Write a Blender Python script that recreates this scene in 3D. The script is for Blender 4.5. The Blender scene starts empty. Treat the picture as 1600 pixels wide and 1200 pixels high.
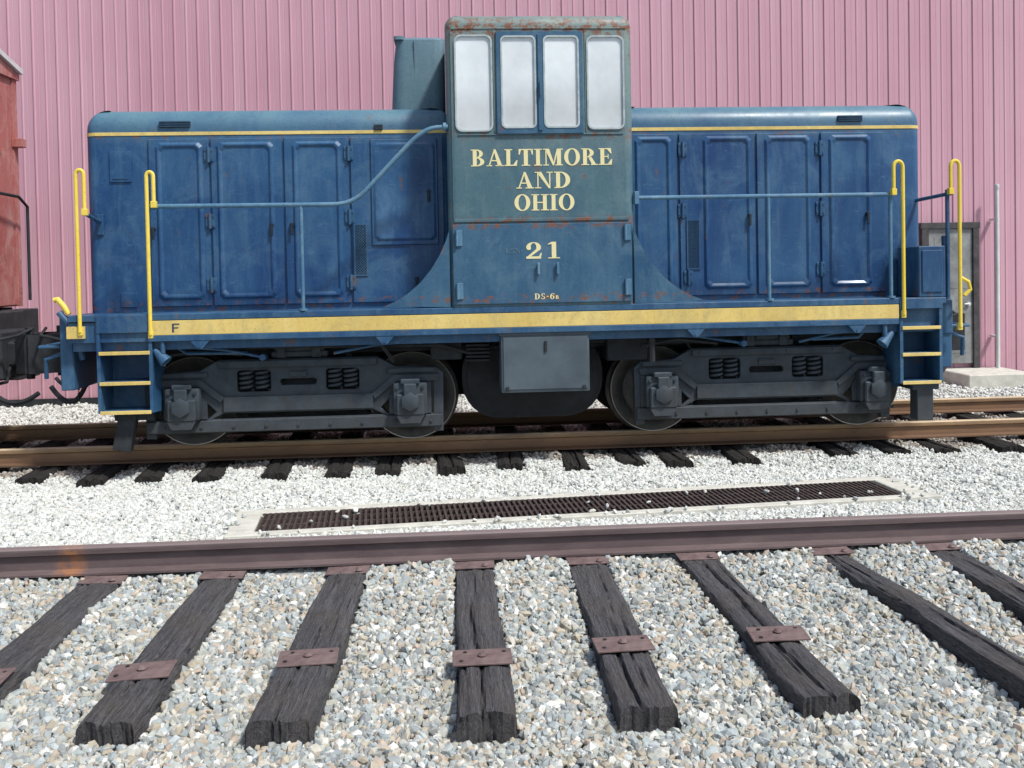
import bpy, bmesh, math, random
import numpy as np
from mathutils import Matrix, Vector
random.seed(7); rng=np.random.default_rng(11)
scene=bpy.context.scene; COL=scene.collection
# ------------------------------------------------------------------ helpers
W={}
def link(ob,parent=None,loc=None):
    if loc is not None: ob.location=loc
    COL.objects.link(ob)
    if parent is not None:
        ob.parent=parent; ob.matrix_parent_inverse=W[parent].inverted()
    W[ob]=Matrix.LocRotScale(ob.location,ob.rotation_euler,ob.scale)
    return ob
def tag(ob,label,cat,group=None):
    ob["label"]=label; ob["category"]=cat
    if group: ob["group"]=group
    return ob
def empty(name,loc,label,cat,group=None):
    e=bpy.data.objects.new(name,None); e.empty_display_size=.2
    link(e,None,loc); return tag(e,label,cat,group)
def finish(me,mat,smooth=30):
    if mat:
        for m in (mat if isinstance(mat,(list,tuple)) else [mat]): me.materials.append(m)
    if smooth:
        me.polygons.foreach_set("use_smooth",[True]*len(me.polygons))
        me.set_sharp_from_angle(angle=math.radians(smooth))
    return me
def obj(name,me,parent=None,loc=None,rot=None):
    o=bpy.data.objects.new(name,me)
    if rot is not None: o.rotation_euler=rot
    return link(o,parent,loc)
class B:
    """collects pieces into one mesh"""
    def __init__(s): s.bm=bmesh.new()
    def _merge(s,t,mi=0):
        for f in t.faces: f.material_index=mi
        me=bpy.data.meshes.new("t"); t.to_mesh(me); t.free(); s.bm.from_mesh(me); bpy.data.meshes.remove(me)
    def box(s,x0,x1,y0,y1,z0,z1,bev=0.0,seg=1,mi=0,rot=None):
        t=bmesh.new(); bmesh.ops.create_cube(t,size=1)
        for v in t.verts: v.co=Vector(((x0+x1)/2+v.co.x*(x1-x0),(y0+y1)/2+v.co.y*(y1-y0),(z0+z1)/2+v.co.z*(z1-z0)))
        if bev>0: bmesh.ops.bevel(t,geom=t.edges[:],offset=bev,segments=seg,affect='EDGES',profile=.5)
        if rot is not None:
            c=Vector(((x0+x1)/2,(y0+y1)/2,(z0+z1)/2))
            bmesh.ops.rotate(t,verts=t.verts,cent=c,matrix=Matrix.Rotation(rot[1],3,rot[0]))
        s._merge(t,mi); return s
    def cyl(s,a,b,r,r2=None,seg=16,mi=0,bev=0):
        a=Vector(a);b=Vector(b);d=b-a; t=bmesh.new()
        bmesh.ops.create_cone(t,cap_ends=True,segments=seg,radius1=r,radius2=r if r2 is None else r2,depth=d.length)
        if bev>0:
            es=[e for e in t.edges if all(abs(abs(v.co.z)-d.length/2)<1e-5 for v in e.verts)]
            bmesh.ops.bevel(t,geom=es,offset=bev,segments=2,affect='EDGES',profile=.5)
        q=Vector((0,0,1)).rotation_difference(d.normalized())
        bmesh.ops.transform(t,matrix=Matrix.Translation((a+b)/2)@q.to_matrix().to_4x4(),verts=t.verts)
        s._merge(t,mi); return s
    def tube(s,pts,r,seg=10,mi=0,closed=False):
        pts=[Vector(p) for p in pts]; n=len(pts); t=bmesh.new(); rings=[]
        up=None
        for i,p in enumerate(pts):
            if closed: d=(pts[(i+1)%n]-pts[i-1])
            else: d=pts[min(i+1,n-1)]-pts[max(i-1,0)]
            d.normalize()
            if up is None: up=d.orthogonal().normalized()
            up=(up-d*up.dot(d)).normalized(); sd=d.cross(up)
            rings.append([t.verts.new(p+up*math.cos(a)*r+sd*math.sin(a)*r) for a in [2*math.pi*k/seg for k in range(seg)]])
        for i in range(n if closed else n-1):
            A,C=rings[i],rings[(i+1)%n]
            for k in range(seg): t.faces.new((A[k],A[(k+1)%seg],C[(k+1)%seg],C[k]))
        if not closed: t.faces.new(rings[0][::-1]); t.faces.new(rings[-1])
        s._merge(t,mi); return s
    def prism(s,poly,y0,y1,mi=0,axis='Y'):
        t=bmesh.new()
        def P(a,b,h): return {'Y':(a,h,b),'X':(h,a,b),'Z':(a,b,h)}[axis]
        A=[t.verts.new(P(a,b,y0)) for a,b in poly]; C=[t.verts.new(P(a,b,y1)) for a,b in poly]
        n=len(poly); t.faces.new(A); t.faces.new(C[::-1])
        for i in range(n): t.faces.new((A[i],C[i],C[(i+1)%n],A[(i+1)%n]))
        bmesh.ops.recalc_face_normals(t,faces=t.faces)
        s._merge(t,mi); return s
    def mesh(s,name,mat,smooth=30):
        me=bpy.data.meshes.new(name); s.bm.to_mesh(me); s.bm.free(); return finish(me,mat,smooth)
def arc(cx,cy,rx,ry,a0,a1,n=8):
    return [(cx+rx*math.cos(math.radians(a0+(a1-a0)*i/n)),cy+ry*math.sin(math.radians(a0+(a1-a0)*i/n))) for i in range(n+1)]
def rrect(x0,x1,z0,z1,r,n=5):
    return arc(x1-r,z1-r,r,r,0,90,n)+arc(x0+r,z1-r,r,r,90,180,n)+arc(x0+r,z0+r,r,r,180,270,n)+arc(x1-r,z0+r,r,r,270,360,n)
def plate_mesh(name,outer,holes,yc,th,mat,bev=0.0):
    """flat plate in XZ with real holes"""
    cu=bpy.data.curves.new(name,'CURVE'); cu.dimensions='2D'; cu.fill_mode='BOTH'; cu.extrude=th/2-bev; cu.bevel_depth=bev; cu.bevel_resolution=1; cu.offset=-bev
    for pl in [outer]+holes:
        sp=cu.splines.new('POLY'); sp.points.add(len(pl)-1); sp.use_cyclic_u=True
        for i,(a,b) in enumerate(pl): sp.points[i].co=(a,b,0,1)
    o=bpy.data.objects.new(name,cu); COL.objects.link(o)
    dg=bpy.context.evaluated_depsgraph_get(); me=bpy.data.meshes.new_from_object(o.evaluated_get(dg))
    bpy.data.objects.remove(o); 
    me.transform(Matrix.Translation((0,yc,0))@Matrix.Rotation(math.pi/2,4,'X'))
    me.materials.clear(); me.name=name
    return finish(me,mat,30)
def boolean(me,cutters,mat):
    o=bpy.data.objects.new("b",me); COL.objects.link(o); cs=[]
    for c in cutters:
        co=bpy.data.objects.new("c",c); COL.objects.link(co); cs.append(co)
        m=o.modifiers.new("m",'BOOLEAN'); m.operation='DIFFERENCE'; m.object=co; m.solver='EXACT'
    dg=bpy.context.evaluated_depsgraph_get(); r=bpy.data.meshes.new_from_object(o.evaluated_get(dg))
    for c in cs: bpy.data.objects.remove(c)
    bpy.data.objects.remove(o); r.materials.clear(); return finish(r,mat,30)
# ------------------------------------------------------------------ materials
class N:
    def __init__(s,name,rough=.6,metal=0,spec=.4):
        s.m=bpy.data.materials.new(name); s.m.use_nodes=True; s.t=s.m.node_tree; s.b=s.t.nodes["Principled BSDF"]
        s.b.inputs["Roughness"].default_value=rough; s.b.inputs["Metallic"].default_value=metal
        s.b.inputs["Specular IOR Level"].default_value=spec
        s.co=s.n("ShaderNodeTexCoord").outputs["Object"]
    def n(s,k,**kw):
        x=s.t.nodes.new(k)
        for a,v in kw.items(): setattr(x,a,v)
        return x
    def l(s,a,b): s.t.links.new(a,b)
    def mapv(s,scale,src=None):
        m=s.n("ShaderNodeMapping"); m.inputs["Scale"].default_value=scale; s.l(src or s.co,m.inputs["Vector"]); return m.outputs[0]
    def noise(s,scale,detail=5,rough=.6,st=(1,1,1),dist=0,src=None):
        x=s.n("ShaderNodeTexNoise"); x.inputs["Scale"].default_value=scale; x.inputs["Detail"].default_value=detail; x.inputs["Roughness"].default_value=rough; x.inputs["Distortion"].default_value=dist
        s.l(s.mapv(st,src),x.inputs["Vector"]); return x.outputs["Fac"]
    def ramp(s,f,stops,interp='LINEAR'):
        r=s.n("ShaderNodeValToRGB"); r.color_ramp.interpolation=interp; e=r.color_ramp.elements
        while len(e)<len(stops): e.new(.5)
        for i,(p,c) in enumerate(stops):
            e[i].position=p; e[i].color=(c,c,c,1) if not isinstance(c,(tuple,list)) else (*c[:3],1)
        s.l(f,r.inputs[0]); return r.outputs[0]
    def mix(s,f,a,b,mode='MIX'):
        x=s.n("ShaderNodeMix",data_type='RGBA',blend_type=mode)
        for i,v in ((0,f),(6,a),(7,b)):
            if hasattr(v,'is_linked'): s.l(v,x.inputs[i])
            elif i==0: x.inputs[0].default_value=v
            else: x.inputs[i].default_value=(*v,1) if not isinstance(v,float) else (v,v,v,1)
        return x.outputs[2]
    def sep(s,k):
        x=s.n("ShaderNodeSeparateXYZ"); s.l(s.co,x.inputs[0]); return x.outputs[k]
    def rng_(s,v,a,b,c=0,d=1):
        x=s.n("ShaderNodeMapRange"); s.l(v,x.inputs[0])
        for i,q in enumerate((a,b,c,d)): x.inputs[i+1].default_value=q
        return x.outputs[0]
    def mul(s,a,b,op='MULTIPLY'):
        x=s.n("ShaderNodeMath",operation=op)
        for i,v in ((0,a),(1,b)):
            if hasattr(v,'is_linked'): s.l(v,x.inputs[i])
            else: x.inputs[i].default_value=v
        return x.outputs[0]
    def color(s,c):
        if hasattr(c,'is_linked'): s.l(c,s.b.inputs["Base Color"])
        else: s.b.inputs["Base Color"].default_value=(*c,1)
        return s
    def rough(s,c): s.l(c,s.b.inputs["Roughness"]); return s
    def bump(s,h,strength=.3,dist=.01):
        x=s.n("ShaderNodeBump"); x.inputs["Strength"].default_value=strength; x.inputs["Distance"].default_value=dist
        s.l(h,x.inputs["Height"]); s.l(x.outputs[0],s.b.inputs["Normal"]); return s
def paint(name,c_deep,c_fade,fade=.5,rust=.02,rough=.5,topfade=None,streak=.5,chalk=(.42,.5,.52),edge=None,wear=1.0):
    """faded enamel: broad fading, chalky clouds, vertical streaks, scuffs and rust spots"""
    n=N(name,rough)
    a=n.noise(1.3,6,.62,(1,1,.7),.6); b=n.noise(5,5,.7,(1,1,.14),.5); c=n.noise(30,4,.7); b2=n.noise(15,4,.75,(1,1,.09),.6); cl=n.noise(2.4,6,.7,(1,1,.8),1.2)
    f=n.ramp(a,[(.5-fade*.3,0.0),(.76-fade*.18,1.0)])
    col=n.mix(f,c_deep,c_fade)
    col=n.mix(n.ramp(cl,[(.48,0.0),(.70,streak)]),col,chalk)
    col=n.mix(n.ramp(b,[(.50,0.0),(.76,streak*.8)]),col,chalk)
    col=n.mix(n.ramp(b2,[(.52,0.0),(.72,streak*.4)]),col,chalk)
    if topfade:
        z=n.rng_(n.sep(2),topfade[0],topfade[1]); z=n.mul(z,n.ramp(n.noise(2.5,5,.6,(1,1,.5)),[(.25,.4),(.65,.95)])); col=n.mix(z,col,topfade[2])
    sp=n.ramp(n.noise(55,3,.6),[(.58,0.0),(.68,.4*wear)]); col=n.mix(sp,col,tuple(x*.5 for x in c_deep))
    sc=n.ramp(n.noise(24,4,.8,(.25,1,1.2),1.5),[(.62,0.0),(.67,.5*wear)]); col=n.mix(sc,col,chalk)
    col=n.mix(.2,col,n.mix(c,(0.,0.,0.),(.7,.7,.7)),'OVERLAY')
    if rust>0:
        r1=n.noise(6,6,.78,(1,1,.55)); r=n.ramp(r1,[(.665-rust,0.0),(.69-rust,1.0)])
        rc_=n.mix(c,(.07,.022,.012),(.24,.09,.045)); col=n.mix(r,col,rc_)
        halo=n.ramp(r1,[(.61-rust,0.0),(.67-rust,.3)]); col=n.mix(halo,col,(.14,.10,.07))
    if edge:
        for (zc,hw,amt) in edge:
            d=n.mul(n.sep(2),zc,'SUBTRACT'); d=n.mul(d,d); g=n.ramp(n.mul(d,1/(hw*hw)),[(0,1.0),(1,0.0)])
            k=n.ramp(n.noise(11,5,.8,(1,1,1.4)),[(.62-amt*.10,0.0),(.66-amt*.10,1.0)]); col=n.mix(n.mul(g,k),col,n.mix(c,(.09,.03,.018),(.26,.11,.055)))
    n.color(col); n.rough(n.ramp(a,[(.3,rough-.08),(.7,rough+.22)])); n.bump(n.noise(9,3,.6),.14,.01)
    return n.m
BLUE=paint("blue_paint",(.011,.055,.14),(.032,.105,.20),.55,.022,.42,None,.4,(.12,.21,.28))
RAILB=paint("handrail_blue_paint",(.05,.14,.25),(.09,.21,.31),.6,.03,.4,None,.4,(.25,.36,.41))
HOODB=paint("hood_blue_paint",(.008,.045,.145),(.022,.092,.205),.55,.004,.34,(2.88,3.22,(.115,.225,.265)),.45,(.095,.195,.285),[(1.36,.07,.7),(2.98,.06,.5)])
CABB=paint("cab_blue_paint",(.036,.098,.142),(.07,.15,.182),.7,.024,.46,(2.5,3.9,(.215,.27,.24)),.42,(.17,.25,.26),[(3.88,.13,1.3),(2.9,.06,.9),(2.1,.05,1.1),(1.36,.06,.8)])
PANB=paint("lower_cab_paint",(.018,.075,.155),(.045,.125,.205),.6,.010,.42,None,.4,(.13,.225,.285),[(2.06,.04,1.1),(1.38,.05,.8)])
YEL=paint("yellow_paint",(.66,.49,.13),(.74,.59,.22),.5,.0,.5,None,.7,(.46,.37,.15))
YEL2=paint("yellow_handrail_paint",(.76,.58,.05),(.82,.65,.12),.5,.0,.4,None,.15,(.5,.4,.1))
LETT=N("lettering_paint",.5).color((.74,.67,.36)).m
def simple(name,c1,c2,sc=6,rough=.7,metal=0,b=.2,st=(1,1,1)):
    n=N(name,rough,metal); f=n.ramp(n.noise(sc,6,.68,st),[(.32,0.0),(.68,1.0)]); n.color(n.mix(f,c1,c2)); n.bump(n.noise(sc*5,4,.6,st),b,.006); return n.m
def truckm():
    n=N("truck_grey_paint",.65); f=n.ramp(n.noise(5,6,.7),[(.32,0.0),(.68,1.0)]); c=n.mix(f,(.018,.028,.038),(.045,.062,.077))
    d=n.ramp(n.noise(9,5,.75,(1,1,.4)),[(.5,0.0),(.7,.7)]); c=n.mix(d,c,(.04,.036,.031)); z=n.rng_(n.sep(2),.55,.1); c=n.mix(n.mul(z,.3),c,(.075,.066,.055)); n.color(c); n.bump(n.noise(30,4,.6),.35,.006); return n.m
TRUCK=truckm()
TRUCKD=simple("underframe_grime",(.011,.013,.016),(.031,.035,.04),6,.8)
TANKM=simple("tank_grime",(.008,.009,.011),(.022,.025,.03),6,.7)
BOXM=simple("battery_box_paint",(.055,.075,.092),(.088,.117,.14),3,.5,0,.1)
WHEEL=simple("wheel_steel",(.03,.032,.034),(.085,.078,.07),8,.5,.3)
STEEL=simple("worn_steel",(.35,.33,.3),(.55,.52,.48),10,.35,.7)
PLATE=simple("tie_plate_rust",(.10,.064,.062),(.185,.13,.122),14,.8,.0,.4)
DARK=simple("dark_grille",(.006,.01,.016),(.015,.03,.045),40,.6)
CONC=simple("concrete",(.40,.39,.34),(.58,.57,.50),7,.9,0,.4)
GRATE=simple("grate_iron",(.04,.03,.028),(.11,.08,.072),20,.7,.3)
BLACK=simple("recess_shade_black",(.01,.01,.01),(.02,.02,.02),3,.9)  # near black standing in for shade in the pit and holes
GREY=simple("grey_metal",(.5,.52,.52),(.66,.67,.66),5,.5,.1)
CEIL=simple("added_ceiling_paint",(.6,.63,.6),(.7,.72,.7),4,.7)
STACK=paint("stack_paint",(.07,.145,.19),(.115,.2,.245),.6,.0,.5,None,.4,(.2,.28,.31))
RED=paint("red_car_paint",(.30,.07,.065),(.40,.13,.115),.7,.05,.7,None,.7,(.54,.35,.32))
def farrail():
    n=N("far_rail_rust",.6,.1); z=n.rng_(n.sep(2),-.16,0); f=n.noise(8,6,.7,(.3,1,1))
    c=n.ramp(z,[(0,(.12,.07,.04)),(.4,(.25,.14,.07)),(.7,(.33,.2,.1)),(.93,(.40,.28,.16)),(1,(.62,.50,.33))])
    n.color(n.mix(n.ramp(f,[(.35,0.0),(.7,.65)]),c,(.13,.075,.05))); return n.m
FRAIL=farrail()
def nearrail():
    n=N("near_rail_rust",.7,.0); f=n.noise(9,6,.7,(.25,1,1)); z=n.rng_(n.sep(2),-.165,0)
    c=n.mix(n.ramp(f,[(.3,0.0),(.7,1.0)]),(.080,.056,.058),(.145,.106,.104))
    x=n.mul(n.sep(0),-2.36,'SUBTRACT'); g=n.ramp(n.mul(n.mul(x,x),80),[(0,1.0),(1,0.0)])
    g=n.mul(g,n.ramp(n.noise(14,5,.6),[(.35,0.0),(.6,.8)])); c=n.mix(g,c,(.32,.14,.06))
    c=n.mix(n.ramp(z,[(.86,0.0),(.97,.35)]),c,(.3,.24,.23))
    n.color(c); n.bump(n.noise(50,4,.7,(.4,1,1)),.35,.004); return n.m
NRAIL=nearrail()
def wood(name,c1,c2,c3):
    n=N(name,.92,0,.15); g=n.noise(7,7,.75,(8,.5,5),.8); g2=n.noise(20,5,.8,(7,.3,3),.6); big=n.noise(3,4,.5); fine=n.noise(60,3,.7,(5,.4,3))
    c=n.mix(n.ramp(g,[(.35,0.0),(.66,1.0)]),c1,c2); c=n.mix(n.ramp(big,[(.42,0.0),(.7,.65)]),c,c3)
    c=n.mix(n.ramp(fine,[(.52,0.0),(.70,.55)]),c,tuple(x*1.7 for x in c2))
    cr=n.ramp(g2,[(.35,1.0),(.42,0.0)]); c=n.mix(cr,c,(.007,.007,.008)); n.color(c)
    h=n.mix(.5,g,g2); n.bump(h,1.0,.03); return n.m
TIE=wood("weathered_tie_wood",(.038,.038,.042),(.135,.132,.138),(.105,.092,.08))
TIE2=wood("shade_dark_tie_wood",(.012,.011,.011),(.055,.053,.05),(.03,.026,.022))  # darker tie wood: shade on the far ties put into the colour
def siding():
    n=N("pink_siding_paint",.55); a=n.noise(.5,5,.6,(1,1,.5)); b=n.noise(3,5,.7,(2.2,1,.04))
    c=n.mix(n.ramp(a,[(.3,0.0),(.7,1.0)]),(.48,.255,.315),(.55,.32,.38))
    c=n.mix(n.ramp(b,[(.45,0.0),(.8,.4)]),c,(.62,.43,.48)); z=n.rng_(n.sep(2),-.3,1.1,.35,0)
    c=n.mix(n.mul(z,n.ramp(n.noise(4,6,.7),[(.3,0.0),(.7,1.0)])),c,(.30,.15,.17)); n.color(c); return n.m
SIDING=siding()
def stone(name,cols,dark):
    n=N(name,.88,0,.25); g=n.n("ShaderNodeNewGeometry"); r=g.outputs["Random Per Island"]
    c=n.ramp(r,[(i/len(cols),k) for i,k in enumerate(cols)],'CONSTANT')
    f=n.noise(45,3,.7); c=n.mix(n.ramp(f,[(.35,.3),(.65,0.0)]),c,dark); n.color(c); return n.m
k1=.84  # foreground stones dimmed: shade in front of the rail put into their colour
S1=stone("grey_green_shaded_gravel",[(k1*q[0],k1*q[1],k1*q[2]) for q in [(.40,.44,.43),(.50,.52,.47),(.34,.37,.37),(.68,.67,.60),(.46,.46,.39),(.44,.39,.30),(.52,.57,.57),(.29,.31,.31),(.50,.51,.47),(.80,.79,.74),(.38,.43,.43),(.52,.46,.35),(.60,.56,.47),(.36,.37,.35),(.44,.49,.49),(.55,.45,.35)]],(.17,.18,.17))
S2=stone("sunlit_limestone_gravel",[(.58,.59,.55),(.64,.65,.61),(.48,.49,.46),(.60,.61,.58),(.54,.53,.47),(.70,.71,.68),(.40,.42,.40),(.58,.60,.56)],(.34,.35,.32))  # paler stones: sunlight on the strip put into their colour
S3=stone("shaded_trackbed_gravel",[(.30,.27,.23),(.38,.35,.31),(.22,.2,.18),(.44,.42,.37),(.24,.2,.16)],(.10,.08,.07))  # stones darkened: shade under the locomotive put into the colour
def groundm():
    n=N("gravel_ground",.95); v=n.n("ShaderNodeTexVoronoi"); v.inputs["Scale"].default_value=30; n.l(n.co,v.inputs["Vector"])
    y=n.sep(1); w=n.n("ShaderNodeRGBToBW"); n.l(v.outputs["Color"],w.inputs[0])
    a=n.mix(w.outputs[0],(.11,.12,.115),(.30,.31,.30)); b=n.mix(w.outputs[0],(.38,.38,.35),(.58,.58,.54))
    t=n.ramp(n.rng_(y,5.5,7.0),[(0,0.0),(1,1.0)]); n.color(n.mix(t,a,b)); n.bump(v.outputs["Distance"],.8,.03); return n.m  # near shade and sunlit strip blended into the ground colour
GROUND=groundm()
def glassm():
    n=N("dusty_sky_white_glass",.12,0,.8); n.color(n.mix(n.noise(3,4,.6),(.80,.88,.90),(.92,.95,.95)))  # sky reflection painted as white glass colour, with dirt noise
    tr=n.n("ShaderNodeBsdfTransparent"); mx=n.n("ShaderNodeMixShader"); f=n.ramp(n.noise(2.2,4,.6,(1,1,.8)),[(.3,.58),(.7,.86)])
    z=n.rng_(n.sep(2),3.15,3.45,.62,1.0); f=n.mul(f,z)  # painted reflection grows stronger towards the top
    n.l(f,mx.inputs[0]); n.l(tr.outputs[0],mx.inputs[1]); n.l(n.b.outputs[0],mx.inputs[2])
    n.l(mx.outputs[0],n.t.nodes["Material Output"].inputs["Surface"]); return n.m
GLASS=glassm()
GASK=simple("window_gasket",(.25,.32,.34),(.48,.53,.53),12,.6)
FADED=N("faded_lettering",.6).color((.09,.17,.23)).m
DKTXT=N("dark_lettering",.6).color((.04,.06,.09)).m
# ------------------------------------------------------------------ levels
Y1=5.893; Y2=9.3835; YC=Y2+.755; YF=8.72; YH=9.19
def gz(y):
    ys=[-400,3.4,4.0,5.0,5.86,5.97,6.3,6.7,7.6,8.2,8.65,9.0,9.3,9.45,10.8,11.6,12.4,400]
    zs=[-.30,-.30,-.295,-.25,-.195,-.12,-.16,-.175,-.185,-.205,-.262,-.245,-.215,-.23,-.24,-.27,-.30,-.30]
    return np.interp(y,ys,zs)
xs=[-300,-40,-15,-8,-5,-3,-1,1,3,5,8,15,40,300]; ys=[-300,-30,0,2,3.4,4,4.5,5,5.5,5.86,5.97,6.3,6.6,7,7.5,8,8.4,8.65,9,9.3,9.45,10,10.8,11.6,12.4,14,20,60,300]
bm=bmesh.new(); g=[[bm.verts.new((x,y,float(gz(y))-.02)) for x in xs] for y in ys]
for j in range(len(ys)-1):
    for i in range(len(xs)-1): bm.faces.new((g[j][i],g[j][i+1],g[j+1][i+1],g[j+1][i]))
me=bpy.data.meshes.new("ground"); bm.to_mesh(me); bm.free(); o=obj("ground",finish(me,GROUND,60)); o["kind"]="structure"
# ------------------------------------------------------------------ ties and rails
tiesA=[(-2.86,-2.95),(-2.13,-2.2),(-1.42,-1.45),(-.66,-.74),(.11,.12),(.82,.79),(1.52,1.58),(2.38,2.56),(3.08,3.12)]
endA=[3.9,3.9,3.93,3.87,3.87,3.84,3.85,3.85,3.9]; widA=[.24,.24,.235,.255,.24,.25,.24,.175,.22]
tiesB=[-6.2,-5.6,-5.05,-4.5,-3.94,-3.37,-2.85,-2.3,-1.70,-1.13,-.61,-.08,.58,1.17,1.7,2.12,2.78,3.78,4.30,4.85,5.45,6.1,6.7,7.3,8.0]
tieboxes=[]
def tie_mesh(w,L,h,seed,mat):
    r=random.Random(seed); nx,ny=26,90; bm=bmesh.new()
    cracks=[]
    for _ in range(9):
        a=r.uniform(-.1,.75); cracks.append((r.uniform(-.44,.44)*w,a,a+r.uniform(.15,.6),r.uniform(.006,.022),r.uniform(.004,.010),r.uniform(0,6)))
    cracks.append((r.uniform(-.15,.15)*w,-.1,r.uniform(.35,.8),.035,.011,r.uniform(0,6)))
    ph=[r.uniform(0,6) for _ in range(6)]
    def top(x,t):
        z=.005*math.sin(t*9+ph[0])+.004*math.sin(x*60+ph[1]+t*5)-.012*(abs(x)/(w/2))**4
        for cx,a,b,d,cw,p in cracks:
            if a<t<b:
                cc=cx+.010*math.sin(t*11+p)+.004*math.sin(t*37+p); q=abs(x-cc)
                if q<cw: z-=d*(1-q/cw)*max(0,min(1,(t-a)*8,(b-t)*8))
        return z+r.uniform(-.002,.002)
    G=[]
    for j in range(ny+1):
        t=j/ny; y=-L/2+L*t; e=.006*math.sin(t*13+ph[3]); row=[]
        for i in range(nx+1):
            s=i/nx; x=(-w/2+w*s)*(1+.03*math.sin(t*7+ph[4])+.012*math.sin(t*41+ph[5])); z=top(x,t)
            if i in(0,nx): z-=.010+r.uniform(0,.006)
            yy=y+(r.uniform(-.005,.005)+.012*math.sin(s*9+ph[2]) if j in(0,ny) else 0)
            row.append(bm.verts.new((x+e,yy,z)))
        G.append(row)
    for j in range(ny):
        for i in range(nx): bm.faces.new((G[j][i],G[j][i+1],G[j+1][i+1],G[j+1][i]))
    def wall(seq,endface=False):
        rows=[seq]
        for fr in (.2,.45,.7,1.0):
            row=[]
            for v in seq:
                dy=0
                if endface:
                    a=math.atan2(fr*h-.45*h,v.co.x); dy=.010*max(0,math.cos(a*5+ph[0])**8)+r.uniform(-.003,.003); dy*=(1 if v.co.y<0 else -1)
                row.append(bm.verts.new((v.co.x*(1+.05*fr if not endface else 1+.04*fr)+r.uniform(-.003,.003),v.co.y+dy,min(v.co.z,-h*fr))))
            rows.append(row)
        for A,C in zip(rows,rows[1:]):
            for k in range(len(seq)-1): bm.faces.new((A[k],C[k],C[k+1],A[k+1]))
    wall([G[j][0] for j in range(ny,-1,-1)]); wall([G[j][nx] for j in range(ny+1)]); wall([G[0][i] for i in range(nx+1)],True); wall([G[ny][i] for i in range(nx,-1,-1)],True)
    me=bpy.data.meshes.new("tie"); bm.to_mesh(me); bm.free(); return finish(me,mat,40)
for k,((xr,xe),ye) in enumerate(zip(tiesA,endA)):
    L=6.45-ye; yc=(6.45+ye)/2; slope=(xe-xr)/(ye-5.82); ang=-math.atan(slope)
    xc=xr+slope*(yc-5.82)
    o=obj("railroad_tie",tie_mesh(widA[k],L,.19,k+3,TIE),None,(xc,yc,-.180),(0,0,ang))
    tag(o,"weathered cracked dark wooden railroad tie bedded in grey gravel","railroad tie","ties under the partly removed track")
    tieboxes.append((xc,yc,ang,widA[k]/2+.003,L/2))
vB=[tie_mesh(.235,2.80,.17,50+i,TIE2) for i in range(4)]
rB=random.Random(3)
for k,x in enumerate(tiesB):
    yc=YC+rB.uniform(-.08,.09)
    if x>3.5: yc+=.10
    if x<-1.9: yc+=.10
    o=obj("railroad_tie",vB[k%4],None,(x,yc,-.172-rB.uniform(0,.02)),(0,0,rB.uniform(-.05,.05)))
    tag(o,"wooden tie with shade put into its dark colour under the track carrying the locomotive","railroad tie","ties under the locomotive track")
    tieboxes.append((x,yc,0,.110,1.37))
def rail_mesh(x0,x1,mat):
    prof=[(-.07,-.165),(-.07,-.152),(-.012,-.138),(-.009,-.055),(-.034,-.043),(-.036,-.008),(-.028,0),(.028,0),(.036,-.008),(.034,-.043),(.009,-.055),(.012,-.138),(.07,-.152),(.07,-.165)]
    b=B(); b.prism(prof,x0,x1,axis='X'); return b.mesh("rail",mat,20)
for nm,y,m,lab in (("rail",Y1+.036,NRAIL,"purplish brown rusty steel rail spiked on weathered ties"),("rail",Y2+.036,FRAIL,"tan rusty steel rail with worn top carrying the locomotive wheels"),("rail",Y2+1.545,FRAIL,"tan rusty steel rail with worn top carrying the locomotive wheels")):
    o=obj(nm,rail_mesh(-14,16,m),None,(0,y,0)); tag(o,lab,"rail")
def tie_plate(x,y,rot,w=.28,d=.175,loose=True,lab="rusty steel tie plate lying loose on a weathered tie",z=-.178):
    b=B(); b.box(-w/2,w/2,-d/2,d/2,0,.011,.003); 
    if loose: b.box(-w/2+.004,w/2-.004,.012,.02,.009,.014,.0015)
    p=obj("tie_plate",b.mesh("tie_plate",PLATE),None,(x,y,z),(random.uniform(-.01,.02),random.uniform(-.03,.03),rot)); tag(p,lab,"tie plate")
    for sx,sy in (((.0,.0),) if loose else ((.07,-.125),)):
        b=B(); b.cyl((x+sx,y+sy,z+.008),(x+sx,y+sy,z+.022),.012,seg=8); b.cyl((x+sx,y+sy,z+.018),(x+sx,y+sy,z+.031),.022,.011,seg=9); obj("spike",b.mesh("spike",PLATE),p)
    if loose:
        for sx,sy in ((-.10,-.05),(-.08,.05),(.105,.045)):
            b=B(); b.cyl((x+sx,y+sy,z+.008),(x+sx,y+sy,z+.0135),.010,seg=8); obj("hole_shade_disc",b.mesh("hole_shade_disc",BLACK),p)  # black disc painting the shade inside a hole
for x,y,r in ((-2.2,4.42,.03),(-1.46,4.42,.05),(-.71,4.49,.04),(.115,4.40,0),(.80,4.48,.03),(1.58,4.52,-.08)):
    tie_plate(x,y,r)
for (xr,xe) in tiesA: tie_plate(xr,5.88,random.uniform(-.03,.03),.26,.29,False,"rusty tie plate under the rusty rail base",-.181)
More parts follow.
